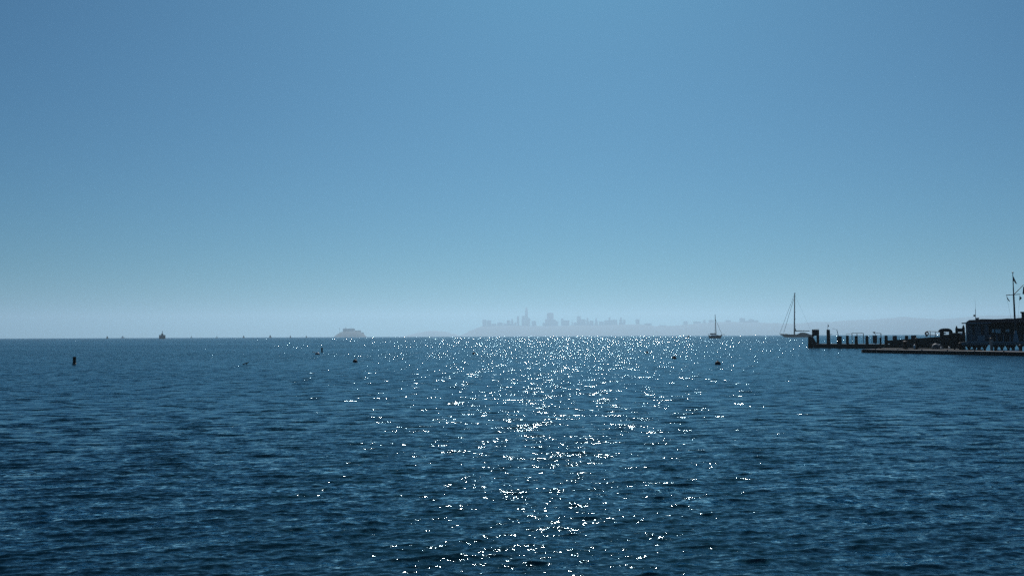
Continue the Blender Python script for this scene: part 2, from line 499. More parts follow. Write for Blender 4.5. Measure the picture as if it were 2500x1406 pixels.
for (x0, x1, yt, st, mm, lb) in T:
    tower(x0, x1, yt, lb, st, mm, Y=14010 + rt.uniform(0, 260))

# the prison island
IY = 7200
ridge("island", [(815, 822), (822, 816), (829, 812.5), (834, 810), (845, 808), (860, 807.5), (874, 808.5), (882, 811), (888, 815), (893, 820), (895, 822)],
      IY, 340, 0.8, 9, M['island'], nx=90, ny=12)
def isl(px0, px1, py, d, label, cat, name, matl='tower2', y0=808):
    a = at(px0, py, IY - d); b = at(px1, py, IY - d)
    mb = MB()
    mb.box(a.x, IY - d, 6, b.x, IY - d + 26, a.z)
    n = max(1, int((b.x - a.x) / 9))
    for i in range(n):                           # roof monitors
        x = a.x + (b.x - a.x) * (i + .5) / n
        mb.box(x - 1.6, IY - d + 8, a.z, x + 1.6, IY - d + 18, a.z + 1.2)
    o = mb.build(name, M[matl], origin=((a.x + b.x) / 2, IY - d, 0))
    tag(o, label, cat)
    return o
isl(837, 865, 802.2, 10, "long flat prison block on top of the hazy island", "building", "prison_block")
isl(867, 880, 806.5, 20, "low barracks stepping down the right slope of the hazy island", "building", "barracks")
isl(881, 887, 811.5, 30, "small shed low on the right end of the hazy island", "building", "shed")
p = at(829, 801, IY - 20)
wt = thing("water_tower", (p.x, IY - 20, 12), "spindly water tower at the left end of the hazy island's roofline", "water tower")
MB().tube((p.x, IY-20, 12), (p.x, IY-20, p.z - 4), 0.8).build("leg", M['tower2'], wt)
MB().lathe((p.x, IY-20, p.z - 5), [(1.5, 0), (2.2, .6), (2.2, 4), (.3, 5.5)], 12).build("tank", M['tower2'], wt)
p = at(844, 798.6, IY - 5)
lh = thing("lighthouse", (p.x, IY - 5, 20), "stubby lighthouse poking above the prison block left of centre", "lighthouse")
MB().lathe((p.x, IY-5, 20), [(3.4, 0), (2.6, p.z - 24)], 12).build("tower_shaft", M['tower1'], lh)
MB().lathe((p.x, IY-5, p.z - 4), [(3.6, 0), (3.6, .5), (1.9, .6), (1.9, 2.8), (.2, 4)], 12).build("lantern_room", M['tower3'], lh)
p = at(857, 798.6, IY - 5)
o = MB().lathe((p.x, IY-5, 20), [(1.8, 0), (1.2, p.z - 21.5), (1.5, p.z - 20)], 10).build("chimney_stack", M['tower2'], origin=(p.x, IY-5, 20))
tag(o, "thin chimney stack above the prison block right of the lighthouse", "chimney")

# ---------------------------------------------------------------- vessels
def loft(mb, secs):
    """secs: list of rings (equal length point lists)"""
    n = len(secs[0]); vs = [p for s_ in secs for p in s_]; fs = []
    for k in range(len(secs) - 1):
        for i in range(n):
            j = (i + 1) % n
            fs.append((k*n+i, k*n+j, (k+1)*n+j, (k+1)*n+i))
    fs += [tuple(range(n-1, -1, -1)), tuple(range((len(secs)-1)*n, len(secs)*n))]
    return mb.add(vs, fs)
def hull(cx, cy, L, B, fb_mid, fb_bow, fb_stern, bow=1, draft=0.4, rake=0.12, counter=0.06):
    """hull along X, bow towards +X when bow=1"""
    mb = MB(); secs = []
    N = 18
    for i in range(N + 1):
        t = i / N                                  # 0 stern .. 1 bow
        half = B / 2 * (min(1, (1 - t) * 2.6) ** 0.6 if t > .5 else 0.72 + 0.28 * math.sin(math.pi * t)) if t < 0.999 else 0.04
        fb = fb_mid + (fb_bow - fb_mid) * max(0, t - .45) ** 2 / .3025 + (fb_stern - fb_mid) * max(0, .45 - t) ** 2 / .2025
        up = draft * (1 if .12 < t < .85 else .3)
        x_top = (t - .5) * L
        x_bot = (max(min(t, 1 - rake), counter) - .5) * L
        ring = []
        for (h, wq) in ((1.0, 1.0), (.5, .96), (0.0, .82), (-1, .3)):
            z = fb * h if h >= 0 else -up
            x = x_bot + (x_top - x_bot) * max(h, 0)
            ring.append((cx + bow * x, cy - half * wq, z))
        for (h, wq) in ((-1, .3), (0.0, .82), (.5, .96), (1.0, 1.0)):
            z = fb * h if h >= 0 else -up
            x = x_bot + (x_top - x_bot) * max(h, 0)
            ring.append((cx + bow * x, cy + half * wq, z))
        secs.append(ring)
    return loft(mb, secs)

# small dark sloop at anchor, bow right
W = on_water(1747, 825.6); SY = W.y; 
g = SY / FPX
sb = thing("sailboat", (W.x, SY, 0), "small dark sailboat at anchor with bare leaning mast, on the glittering water", "sailboat")
xl, xr = at(1730, 820, SY).x, at(1763.5, 820, SY).x
L = xr - xl; cx = (xl + xr) / 2
hull(cx, SY, L, L * .28, 1.9, 3.0, 2.3, 1).build("hull", M['navy'], sb)
hx = at(1733, 820, SY).x
ca = MB()
loft(ca, [[(at(x, 820, SY).x, SY + s_ * w, z) for (s_, z) in ((-1, 1.8), (-1, h), (1, h), (1, 1.8))] for x, h, w in ((1737, 2.7, 1.4), (1744, 2.9, 1.5), (1752, 2.7, 1.2), (1756, 2.0, .8))])
ca.build("cabin", M['white'], sb)
MB().tube(at(1748.2, 817, SY), at(1745.8, 767.5, SY), 0.36, 0.22).build("mast", M['mast'], sb)
bt = MB(); p0 = at(1734.5, 815.2, SY); p1 = at(1748, 814.6, SY)
bt.tube(p0, p1, 0.62, 0.5); bt.tube(p0 + Vector((-.3, 0, -.5)), p0 + Vector((.2, 0, 0)), .35)
bt.build("furled_mainsail", M['canvas'], sb, smooth=True)
dk = MB(); a = at(1733, 816, SY); b = at(1739, 816, SY)
dk.box(a.x, SY - 1.5, a.z - .1, b.x, SY + 1.5, a.z + .1)
for x in (a.x + .1, b.x - .1):
    for y in (-1.4, 1.4): dk.tube((x, SY + y, 1.9), (x, SY + y, a.z), .06)
dk.build("bimini", M['canvas'], sb)
MB().path([at(1746.3, 778, SY), at(1762.5, 816.5, SY)], .11, 6).build("forestay", M['mast'], sb)
MB().path([at(1745.8, 770, SY), at(1744.6, 818, SY)], .06, 6).build("shroud", M['mast'], sb)
pp = MB(); a = at(1763.5, 819, SY); b = at(1762, 816.6, SY); c = at(1768, 816.8, SY)
pp.path([b, c], .10, 6); pp.path([at(1760, 817, SY), b, a], .08, 6); pp.tube(c + Vector((-.8, 0, 0)), c + Vector((.3, 0, 0)), .25)
pp.build("bowsprit", M['mast'], sb)
sr = MB(); a = at(1730, 819.6, SY); b = at(1729, 815.6, SY)
sr.path([a, b, at(1733, 815.8, SY)], .1, 6); sr.build("stern_rail", M['mast'], sb)

# large dark sailing yacht, bow left
YY = 1000.0
yw = at(1945, 821, YY)
x_b, x_s = at(1902.5, 818, YY).x, at(1990, 818, YY).x
L = x_s - x_b; cx = (x_b + x_s) / 2
zk = lambda px, py: Vector((at(px, py, YY).x, YY, at(px, py, YY).z - yw.z))
ya = thing("sailing_yacht", (cx, YY, 0), "large dark sailing yacht with a very tall bare mast, moored beyond the pier end", "yacht")
hull(cx, YY, L, 9.5, 3.0, 3.9, 2.7, -1, rake=.16, counter=.1).build("hull", M['navy'], ya)
dh = MB()
loft(dh, [[(zk(x, 820).x, YY + s_ * w, z) for (s_, z) in ((-1, 2.2), (-.9, h), (.9, h), (1, 2.2))] for x, h, w in ((1944, 2.5, 1.5), (1950, 3.6, 3), (1957, 5.2, 3.2), (1964, 5.0, 3.2), (1972, 3.8, 3), (1979, 2.5, 2.4))])
dh.build("deckhouse", M['navy'], ya)
sk = MB(); 
for x in (1906, 1909.5, 1913, 1917.5, 1920.5): sk.ball((zk(x, 820).x, YY - 1, 3.0), .9, 8)
sk.build("deck_gear", M['black'], ya)
MB().tube(zk(1939.3, 818), zk(1940.0, 714.3), .80, .50).build("mast", M['mast'], ya)
MB().tube(zk(1941, 805.6), zk(1976.5, 805.6), .55, .42).build("boom", M['mast'], ya)
ms = MB(); ms.plate([zk(1940, 792.5), zk(1942, 799), zk(1944.5, 804.9), zk(1940, 804.9)], .5); ms.build("furled_sail", M['canvas'], ya)
for y, w in ((713.8, 2.6), (745, 1.6), (760.3, 2.4), (775.6, 2.6), (793.8, 2.6)):
    q = zk(1940, y)
    MB().tube(q + Vector((-1.0, -2.2, 0)), q + Vector((w * .55, 2.2, 0)), .42, .42, 6).build("spreader", M['mast'], ya)
MB().path([zk(1938.6, 719), zk(1903.6, 812)], .14, 6).build("forestay", M['mast'], ya)
MB().path([zk(1938.0, 727), zk(1913.6, 810)], .18, 6).build("forestay", M['mast'], ya)
MB().path([zk(1940, 716), zk(1984, 815)], .05, 6).build("backstay", M['mast'], ya)

# ferry coming head on
FW = on_water(395.5, 827.0); FY = FW.y
def fz(px, py): 
    q = at(px, py, FY); return q
fe = thing("ferry", (FW.x, FY, 0), "dark passenger ferry seen end on, with a tall mast, far left on the horizon", "ferry")
lx, rx = at(388.2, 820, FY).x, at(404, 820, FY).x; w = (rx - lx) / 2; cx = FW.x = (lx + rx) / 2
fe.location.x = cx
fe.rotation_euler.z = math.atan2(-cx, FY)
hb = MB()
loft(hb, [[(cx - w * k, y, 3.4), (cx - w * k * .86, y, -.5), (cx + w * k * .86, y, -.5), (cx + w * k, y, 3.4)] for y, k in ((FY - 8, .45), (FY - 3, .85), (FY + 3, 1), (FY + 28, 1))])
hb.build("hull", M['navy'], fe)
k_ = FY / FPX
MB().box(cx - w * .88, FY, 3.4, cx + w * .88, FY + 24, fz(395, 817.5).z).build("cabin", M['mast'], fe)
MB().box(cx - w * .98, FY + 2, 5.2, cx + w * .98, FY + 23, 5.7).build("side_deck", M['navy'], fe)
wh = MB(); zt = fz(395, 816.5).z
wh.box(cx - w * .32, FY + 1, zt - 1.2, cx + w * .32, FY + 8, zt + 1.6); wh.build("wheelhouse", M['navy'], fe)
wi = MB()
for i in range(5): MB().box(cx - w * .7 + i * w * .3, FY - .12, 5.9, cx - w * .7 + i * w * .3 + w * .18, FY, 6.9).build("window", M['glass'], fe)
zm = fz(395, 809).z + 1.0
MB().tube((cx, FY + 5, zt + 1), (cx, FY + 5, zm), .75, .45).build("funnel_mast", M['navy'], fe)
MB().box(cx - 1.6, FY + 4.8, zm - 1.6, cx + 1.6, FY + 5.2, zm - 1.3).build("radar_bar", M['navy'], fe)
wk = MB(); rk = random.Random(3)
for i in range(46):
    t = i / 45
    x = cx + w * .9 + t * 11; wk.ball((x, FY + 4 + rk.uniform(-5, 5), .05), .55 * (1 - t * .6) * rk.uniform(.6, 1.2), 8, .45)
for i in range(16):
    wk.ball((cx - w * .9 - i * .35, FY + 2 + rk.uniform(-4, 4), .05), .4 * rk.uniform(.6, 1.2), 8, .4)
o = wk.build("wake_foam", M['white'], smooth=True); o["kind"] = "stuff"; tag(o, "strip of white wake foam trailing right of the ferry", "foam")

# tiny boats along the horizon
def far_boat(px, pyt, wpx, m, label, D, sail=False):
    q = at(px, 822, D); wm = wpx * D / FPX; top = max(at(px, pyt, D).z, 2.0)
    b = thing("distant_boat", (q.x, D, 0), label, "boat", "tiny boats along the horizon")
    hull(q.x, D, wm, wm * .32, top * .3, top * .42, top * .3, 1).build("hull", M[m], b, smooth=True)
    if sail:
        MB().plate([(q.x - wm*.2, D, top*.4), (q.x + wm*.3, D, top*.4), (q.x + .1*wm, D, top)], .15).build("sail", M['paintwhite'], b)
        MB().tube((q.x+.1*wm, D+.3, 0.5), (q.x+.1*wm, D+.3, top), .12).build("mast", M['mast'], b)
    else:
        c = MB(); loft(c, [[(q.x + wm*x, D - wm*.1, top*.3), (q.x + wm*x, D - wm*.09, h*top), (q.x + wm*x, D + wm*.09, h*top), (q.x + wm*x, D + wm*.1, top*.3)] for x, h in ((-.28, .6), (-.2, .95), (.08, 1.0), (.2, .5))])
        c.build("cabin", M[m], b)
    return b
far_boat(262, 820.5, 6, 'navy', "darkest tiny motor boat, leftmost on the horizon left of the ferry", 2200)
far_boat(300, 820, 9, 'paintwhite', "faint pale motor boat between the leftmost boat and the ferry", 4300)
far_boat(467, 819.5, 4, 'paintwhite', "tiny boat on the horizon, first one right of the ferry", 3300, True)
far_boat(529, 819.0, 4.5, 'paintwhite', "tiny pale sailboat, second one right of the ferry", 3000, True)
far_boat(595, 818.8, 5, 'steel', "tiny grey motor boat, third one right of the ferry", 3100)
far_boat(660, 818.0, 7, 'steel', "widest tiny motor boat midway between the ferry and the island", 3000)
far_boat(709, 818.4, 4, 'navy', "narrow dark tiny motor boat, second one left of the island", 2900)
far_boat(748, 819.4, 5, 'steel', "lowest tiny motor boat, nearest the island on its left", 3600)

# ---------------------------------------------------------------- buoys and stakes
def mooring_buoy(px, py, wpx, label, hpx=None, ring=True):
    q = on_water(px, py); r = wpx / 2 * q.y / FPX
    b = thing("mooring_buoy", q, label, "buoy", "round mooring buoys on the water")
    MB().ball((q.x, q.y, r * .12), r, 20).build("ball", M['buoy'], b, smooth=True)
    k = MB(); k.lathe((q.x, q.y, r * 1.05), [(r * .2, 0), (r * .2, r * .18), (r * .1, r * .25)], 10); k.torus((q.x, q.y, r * 1.42), r * .16, r * .045, 'Y', 14, 6)
    k.build("mooring_ring", M['steel'], b)
    s_ = MB(); s_.lathe((q.x, q.y, r * .2), [(r * 1.0, 0), (r * 1.0, r * .14)], 20); s_.build("stripe", M['flagblue'], b)
    return b
mooring_buoy(1752.5, 889.5, 14.5, "largest black mooring buoy, below the small sailboat")
mooring_buoy(867, 884, 12, "black mooring buoy alone below the hazy island")
mooring_buoy(1646, 875.5, 11, "dark mooring buoy in the glitter left of the largest buoy")
mooring_buoy(1157, 864.5, 8.5, "dark mooring buoy left of the glitter under the left end of the skyline")
mooring_buoy(1580, 862, 8, "smallest dark mooring buoy half lost in the glitter")
q = on_water(775, 865)
o = thing("float_marker", q, "flat little buoy with a white top and a stub arm, beside a thin stake", "buoy")
MB().ball((q.x, q.y, .02), .36, 16, .5).build("base", M['buoy'], o, smooth=True)
MB().ball((q.x + .06, q.y - .05, .17), .2, 12, .6).build("top", M['white'], o, smooth=True)
MB().tube((q.x - .75, q.y, .34), (q.x + .1, q.y, .2), .03).build("arm", M['mast'], o)
def stake(px, py, wpx, ptop, label):
    q = on_water(px, py); r = wpx / 2 * q.y / FPX; h = at(px, ptop, q.y).z
    o = thing("stake", q, label, "stake", "dark stakes standing in the water")
    MB().lathe((q.x, q.y, -.5), [(r, 0), (r * .97, .5), (r * .98, h + .4), (r * .8, h + .5)], 14).build("post", M['timber'], o, smooth=False)
    MB().lathe((q.x, q.y, 0.02), [(r * 1.25, 0), (r * 1.25, .06), (r, .1)], 14).build("collar", M['steel'], o)
stake(181.5, 889.5, 7.5, 870.5, "thick dark stake standing alone at the far left of the water")
stake(786, 859.5, 4, 848.5, "thin dark stake below and left of the hazy island")
q = on_water(600, 890)
o = MB()
o.path([q + Vector((-.28, 0, .02)), q + Vector((-.1, .03, .1)), q + Vector((.08, 0, .13)), q + Vector((.26, -.02, .22))], .045, 7)
o.path([q + Vector((0, 0, .1)), q + Vector((.14, .05, .02))], .03, 6)
tag(o.build("driftwood", M['timber'], origin=q), "bent piece of dark driftwood floating left of the thin stake", "driftwood")
q = on_water(1680.5, 824.5)
nb = thing("channel_buoy", q, "little black conical buoy on the horizon left of the small sailboat", "buoy")
MB().lathe((q.x, q.y, -.2), [(1.1, 0), (1.1, .9), (.5, 1.1)], 14).build("float", M['buoy'], nb)
MB().lathe((q.x, q.y, .9), [(.8, 0), (.25, 1.7), (.05, 2.0)], 10).build("cone", M['buoy'], nb)

# ---------------------------------------------------------------- the pier
PA = (lambda q: (q.x, q.y))(at(1975, 818, 177.0)); PB_ = (lambda q: (q.x, q.y))(at(2345, 818, 150.0))
def pY(px): return line_Y(px, PA, PB_)
def pz(py, px, Y): return at(px, py, Y).z
DZ = 0.80
pier = thing("pier", (at(1998, 848, pY(1998)).x, pY(1998), 0), "long low black timber pier running in from the right edge", "pier")
def pp2(px): 
    Y = pY(px); q = at(px, 818, Y); return (q.x, Y)
mb = MB(); mb.slab(pp2(1996), pp2(2345), 2.6, DZ - .14, DZ); mb.build("deck", M['deckwood'], pier)
mb = MB(); mb.slab(pp2(1997), pp2(2345), 2.3, .28, DZ - .142); mb.build("stringer", M['timber'], pier)
mb = MB(); mb.slab(pp2(1997.5), pp2(2345), 2.75, -.3, .28); mb.build("wave_screen", M['timber'], pier)
def pile(px0, px1, pytop, parent, name="pile", cap='cone', dy=-1.5, m='timber'):
    px = (px0 + px1) / 2; Y = pY(px) + dy
    a = at(px0, pytop, Y); b = at(px1, pytop, Y); r = (b.x - a.x) / 2; cx = (a.x + b.x) / 2
    prof = [(r * 1.08, -.4), (r * 1.02, .6), (r * .95, a.z - .08), (r * .8, a.z)]
    return MB().lathe((cx, Y, 0), prof, 12).build(name, M[m], parent)
for (x0, x1, yt) in ((2065.5, 2072, 819), (2086.5, 2094, 820), (2112.8, 2120, 819.5), (2159.3, 2167, 819), (2209.2, 2217, 819)):
    pile(x0, x1, yt, pier)
# locker boxes standing on the pier
def pier_box(x0, x1, y0, y1, label, m='darkboards', bands=True):
    px = (x0 + x1) / 2; Y = pY(px) - .3
    a = at(x0, y0, Y); b = at(x1, y0, Y); z1 = a.z; z0 = max(DZ, at(x0, y1, Y).z)
    t = thing("dock_box", ((a.x + b.x) / 2, Y, z0), label, "box", "dock boxes along the pier")
    MB().box(a.x, Y - .3, z0, b.x, Y + .3, z1 - .1).build("box", M[m], t)
    MB().box(a.x - .03, Y - .34, z1 - .1, b.x + .03, Y + .34, z1).build("lid", M['steel'], t)
    if bands:
        MB().box(a.x - .01, Y - .33, z0 + (z1 - z0) * .42, b.x + .01, Y - .3, z0 + (z1 - z0) * .52).build("band", M['red'], t)
pier_box(2131.8, 2139.5, 819, 838, "dock box on the pier beside the mushroom lamp")
pier_box(2180.5, 2188, 819.5, 832, "dock box with a red band behind the gangway, between two piles")
pier_box(2226, 2235, 818.5, 832, "dock box nearest the life ring, partly behind the gangway")
# stump cluster with leaning stick
Y = pY(2048) - 1.0
t = thing("pile_cluster", (at(2048, 818, Y).x, Y, 0), "squat pile cluster on the pier carrying a leaning stick", "piles")
for (x0, x1, yt) in ((2043, 2048.5, 821.8), (2047, 2052, 820.2), (2050, 2055, 821)):
    a = at(x0, yt, Y); b = at(x1, yt, Y); r = (b.x - a.x) / 2
    MB().lathe(((a.x + b.x) / 2, Y + random.uniform(-.1, .1), 0), [(r * 1.1, -.4), (r, a.z - .06), (r * .8, a.z)], 10).build("pile", M['timber'], t)
MB().tube(at(2047.2, 822, Y), at(2043.3, 805, Y), .07, .05).build("stick", M['timber'], t)
MB().path([at(2043.3, 805.3, Y), at(2037, 803, Y), at(2031, 801.8, Y)], .022, 5).build("line", M['black'], t)
# end dolphin
Y = pY(1985) - 1.0
dl = thing("mooring_dolphin", (at(1985, 848, Y).x, Y, 0), "bulky black timber dolphin with a board frame at the pier's outer end", "dolphin")
for x0, x1, yt in ((1973, 1977.5, 822), (1977, 1981.5, 821), (1981, 1986, 822.5), (1973.5, 1978, 823)):
    a = at(x0, yt, Y); b = at(x1, yt, Y); r = (b.x - a.x) / 2 * 1.06; dy = random.uniform(0, .9)
    MB().lathe(((a.x + b.x) / 2, Y + dy, 0), [(r * 1.15, -.4), (r, a.z - .1), (r * .8, a.z)], 10).build("pile", M['timber'], dl)
mb = MB(); mb.plate([at(1973, 847.5, Y - .25), at(1999, 847.5, Y - .25), at(1999, 836, Y - .25), at(1993, 836, Y - .25), at(1986.5, 825, Y - .25), at(1985, 822.5, Y - .25), at(1974, 822.5, Y - .25)], .2)
mb.build("plank_skirt", M['timber'], dl)
MB().pbox(1995.2, 804.5, 1999.6, 840, Y - .2, .35).build("post", M['timber'], dl)
MB().plate([at(1987.2, 804.8, Y), at(1995.2, 804.8, Y), at(1995.2, 819.3, Y), at(1983, 819.3, Y), at(1985.5, 812, Y)], .12).build("board_panel", M['darkboards'], dl)
MB().pbox(1983.4, 804, 1986.4, 822, Y + .05, .2).build("post", M['timber'], dl)
MB().tube(at(1987, 804.6, Y), at(1998, 802.2, Y), .03).build("rail", M['steel'], dl)
# tall pile with a pennant
Y = pY(2022) - 1.6
q = at(2022.3, 818, Y)
tp = thing("marker_pile", (q.x, Y, 0), "tall thick pile topped by a small pole with a pennant", "pile")
r = 4.1 * Y / FPX; zt = at(2022, 804.5, Y).z
MB().lathe((q.x, Y, 0), [(r * 1.15, -.4), (r * 1.08, .8), (r * .97, zt - .12), (r * .75, zt)], 14).build("pile", M['timber'], tp)
MB().tube((q.x - .1, Y, zt - .05), at(2021.4, 790, Y), .035, .02).build("pole", M['steel'], tp)
MB().tube(at(2026, 816.2, Y), at(2031.5, 816.2, Y), .05).build("peg", M['steel'], tp)
o = MB().plate([at(2021.5, 791, Y), at(2022.6, 793.5, Y), at(2024.2, 797.4, Y), at(2022.4, 797.6, Y), at(2021.3, 796, Y)], .02).build("pennant", M['flag'], origin=at(2021.5, 791, Y))
tag(o, "small limp pennant on the pole of the tall marker pile", "flag")
# pipe hoops
def hoop(pts, r, label, posts=(), mesh_name="pipe_rail"):
    Y = pY(pts[0][0]) + .3
    o0 = at(pts[0][0], pts[0][1], Y)
    h = MB(); P = [at(x, y, Y) for x, y in pts]; h.path(P, r, 8)
    for x in posts: h.tube(at(x, pts[0][1] + .5, Y), Vector((at(x, 800, Y).x, Y, DZ)), r * 1.35)
    o = h.build(mesh_name, M['steel'], origin=(o0.x, Y, DZ)); tag(o, label, "railing")
hoop([(2079.5, 813.5), (2080.5, 812.6), (2106.5, 812.6), (2108, 814)], .045, "tall pipe frame of three posts over the middle piles of the pier", (2079.8, 2092.2, 2107.8))
hoop([(2065.6, 838), (2065.6, 815.5), (2079, 814.3)], .028, "thin handrail pipe left of the tall three post frame")
hoop([(2137.5, 812.8), (2148.3, 813), (2150, 815), (2151.2, 826)], .04, "bent pipe arm curving over beside the mushroom lamp", (2150.8,))
hoop([(2109, 825.5), (2150, 826), (2159, 824.8)], .022, "thin low cable rail between piles near the lamp", (2127, 2144))
hoop([(2168, 824), (2209, 823.5), (2226, 823)], .018, "thin wire rail between piles above the gangway foot", (2196,))
Y = pY(2134.5)
q = at(2135, 818, Y)
lp = thing("dock_lamp", (q.x, Y, DZ), "mushroom shaped dock lamp on a short post at mid pier", "lamp")
MB().tube((q.x + .18, Y, DZ), at(2136.6, 814, Y), .06, .05).build("post", M['steel'], lp)
z = at(2134, 814.4, Y).z; x = at(2134.3, 820, Y).x
MB().lathe((x, Y, z), [(.05, 0), (.09, .08), (.22, .22), (.24, .30), (.05, .33)], 14).build("lamp_head", M['black'], lp)

# gangway ramp rising to the gate
gw = thing("gangway", (*pp2(2172), DZ), "solid sided black gangway ramp rising right to the arched gate", "gangway")
def gz(px, py): Y = pY(px) - 1.7; return at(px, py, Y).z
GA = (at(2168, 818, pY(2168) - 1.7).x, pY(2168) - 1.7); GB = (at(2300, 818, pY(2300) - 1.7).x, pY(2300) - 1.7)
mb = MB(); mb.slab(GA, GB, 1.3, .9, gz(2168, 831.2), 1.35, gz(2300, 821.8)); mb.build("ramp", M['timber'], gw)
mb = MB(); GA2 = (GA[0]-.02, GA[1]-.75); GB2 = (GB[0]-.02, GB[1]-.75)
mb.slab(GA2, GB2, .08, .55, gz(2168, 831.2) + .05, .9, gz(2300, 821.8) + .06); mb.build("side_panel", M['darkboards'], gw)
mb = MB()
Ys = pY(2280) - 2.0
def rp(px, py): return at(px, py, pY(px) - 2.5)
mb.path([rp(2262.5, 808.6), rp(2280, 809.3), rp(2299, 811)], .05)
mb.path([rp(2264, 816.2), rp(2282, 818), rp(2299, 818.6)], .04)
for x, y0, y1 in ((2271, 808.7, 824), (2283.6, 809.4, 823), (2295, 810.5, 822.5)): mb.tube(rp(x, y0), rp(x, y1), .05)
mb.build("handrail", M['steel'], gw)
# life ring on its stand
q = at(2262.6, 814, pY(2262) - 2.6)
lr = thing("life_ring", (q.x, q.y, at(2262, 822, q.y).z), "round life ring on a short stand at the left end of the gangway handrail", "life ring")
MB().torus((q.x, q.y, q.z), .26, .10, 'Y').build("ring", M['red'], lr, smooth=True)
st = MB(); st.tube((q.x, q.y + .15, q.z - .62), (q.x, q.y + .15, q.z + .25), .05); st.box(q.x - .22, q.y + .1, q.z - .5, q.x + .22, q.y + .2, q.z - .38)
st.build("stand", M['darkboards'], lr)
# arched gate
Y = pY(2312) - 2.2
q = at(2312, 818, Y)
ga = thing("arched_gate", (q.x, Y, DZ), "arched gate hood at the head of the gangway", "gate")
hood = []
for i in range(13):
    t = math.pi * (1 - i / 12)
    hood.append(at(2312 + 13.4 * math.cos(t), 810.0 - 8.6 * math.sin(t), Y))
MB().plate(hood, 1.2).build("hood", M['roof'], ga)
MB().pbox(2298.8, 809.6, 2304.4, 853, Y - .1, .4).build("post", M['timber'], ga)
MB().pbox(2320.6, 809.6, 2326, 853, Y - .1, .4).build("post", M['timber'], ga)
MB().pbox(2304.4, 812.4, 2320.6, 813.6, Y, .3).build("crossbar", M['timber'], ga)
MB().pbox(2306, 818.4, 2320.6, 819.4, Y + .2, .1).build("gate_rail", M['boards'], ga)
MB().pbox(2306, 825.4, 2320.6, 826.4, Y + .2, .1).build("gate_rail", M['boards'], ga)
MB().pbox(2304.5, 816.5, 2320.5, 853, Y + .34, .12).build("gate_panel", M['timber'], ga)
MB().pbox(2304.7, 811.5, 2309, 815, Y - .15, .08).build("notice", M['paintwhite'], ga)

# second float behind the front one
SA = (lambda q: (q.x, q.y))(at(2150, 818, 139.0)); SB = (lambda q: (q.x, q.y))(at(2345, 818, 127.0))
sf = thing("inner_float", (SA[0], SA[1], 0), "slim inner float with pale edge strip, between the pier and the front dock", "dock")
MB().slab(SA, SB, 1.6, .0, .36).build("float_body", M['timber'], sf)
MB().slab(SA, SB, 1.7, .362, .42).build("deck", M['greydeck'], sf)

# ---------------------------------------------------------------- front floating dock
FA = on_water(2106, 860.5); FB = on_water(2620, 871.5)
fd = thing("floating_dock", (FA.x, FA.y, 0), "long low floating dock with a sunlit pale edge, nearest in the right corner", "dock")
nrm = Vector((FB.y - FA.y, -(FB.x - FA.x), 0)).normalized()
if nrm.y < 0: nrm = -nrm
Wd = 2.4
A2 = (FA + nrm * (Wd / 2)); B2 = (FB + nrm * (Wd / 2))
MB().slab(A2, B2, Wd, -.2, .40).build("float_body", M['timber'], fd)
MB().slab(A2, B2, Wd + .06, .402, .47).build("deck", M['greydeck'], fd)
MB().slab(FA + nrm * .0 - nrm * .06, FB - nrm * .06, .08, .22, .34).build("rub_rail", M['black'], fd)
mb = MB(); tipc = FA + nrm * (Wd / 2)
dirv = (FB - FA).normalized()
mb.plate([FA + Vector((0,0,.02)), FA - dirv * .8 + nrm * .5 + Vector((0,0,.02)), FA - dirv * .8 + nrm * (Wd - .5) + Vector((0,0,.02)), FA + nrm * Wd + Vector((0,0,.02))], .38, (0, 0, 1))
mb.build("end_fender", M['black'], fd)
for k in range(7):
    c = FA + (FB - FA) * (.07 + k * .13) + nrm * .25
    m_ = MB(); m_.box(c.x - .16, c.y - .03, .53, c.x + .16, c.y + .03, .58); m_.box(c.x - .06, c.y - .03, .47, c.x + .06, c.y + .03, .53)
    m_.build("cleat", M['steel'], fd)
def guide_pile(x0, x1, yt, label, m='timber', cap=True):
    px = (x0 + x1) / 2
    k = ray(px, 818); kk = k.x / k.y
    A = FA + nrm * (Wd + .35); B = FB + nrm * (Wd + .35)
    Y = line_Y(px, (A.x, A.y), (B.x, B.y))
    a = at(x0, yt, Y); b = at(x1, yt, Y); r = (b.x - a.x) / 2; cx = (a.x + b.x) / 2
    t = thing("guide_pile", (cx, Y, 0), label, "pile", "guide piles behind the front floating dock")
    MB().lathe((cx, Y, 0), [(r * 1.05, -.5), (r, .5), (r * .95, a.z - .02)], 12).build("shaft", M[m], t)
    MB().lathe((cx, Y, a.z - .02), [(r * 1.1, 0), (r * 1.05, .05), (r * .3, .16)], 12).build("cap", M['black'], t)
guide_pile(2147.2, 2151, 826, "thin guide pile near the outer tip of the front floating dock")
guide_pile(2204.5, 2215.5, 834, "broad dark guide pile below the pier's last tall pile")
guide_pile(2234.5, 2241, 826.5, "dark guide pile under the gangway right of a white heron shaped fender")
guide_pile(2340.5, 2347.5, 838, "dark guide pile at the corner where the clubhouse deck begins")
guide_pile(2416.5, 2424, 826.5, "tall guide pile in front of the clubhouse deck, midway along it", 'concrete')
guide_pile(2488, 2495, 843, "short dark guide pile right of the flagpole foot")

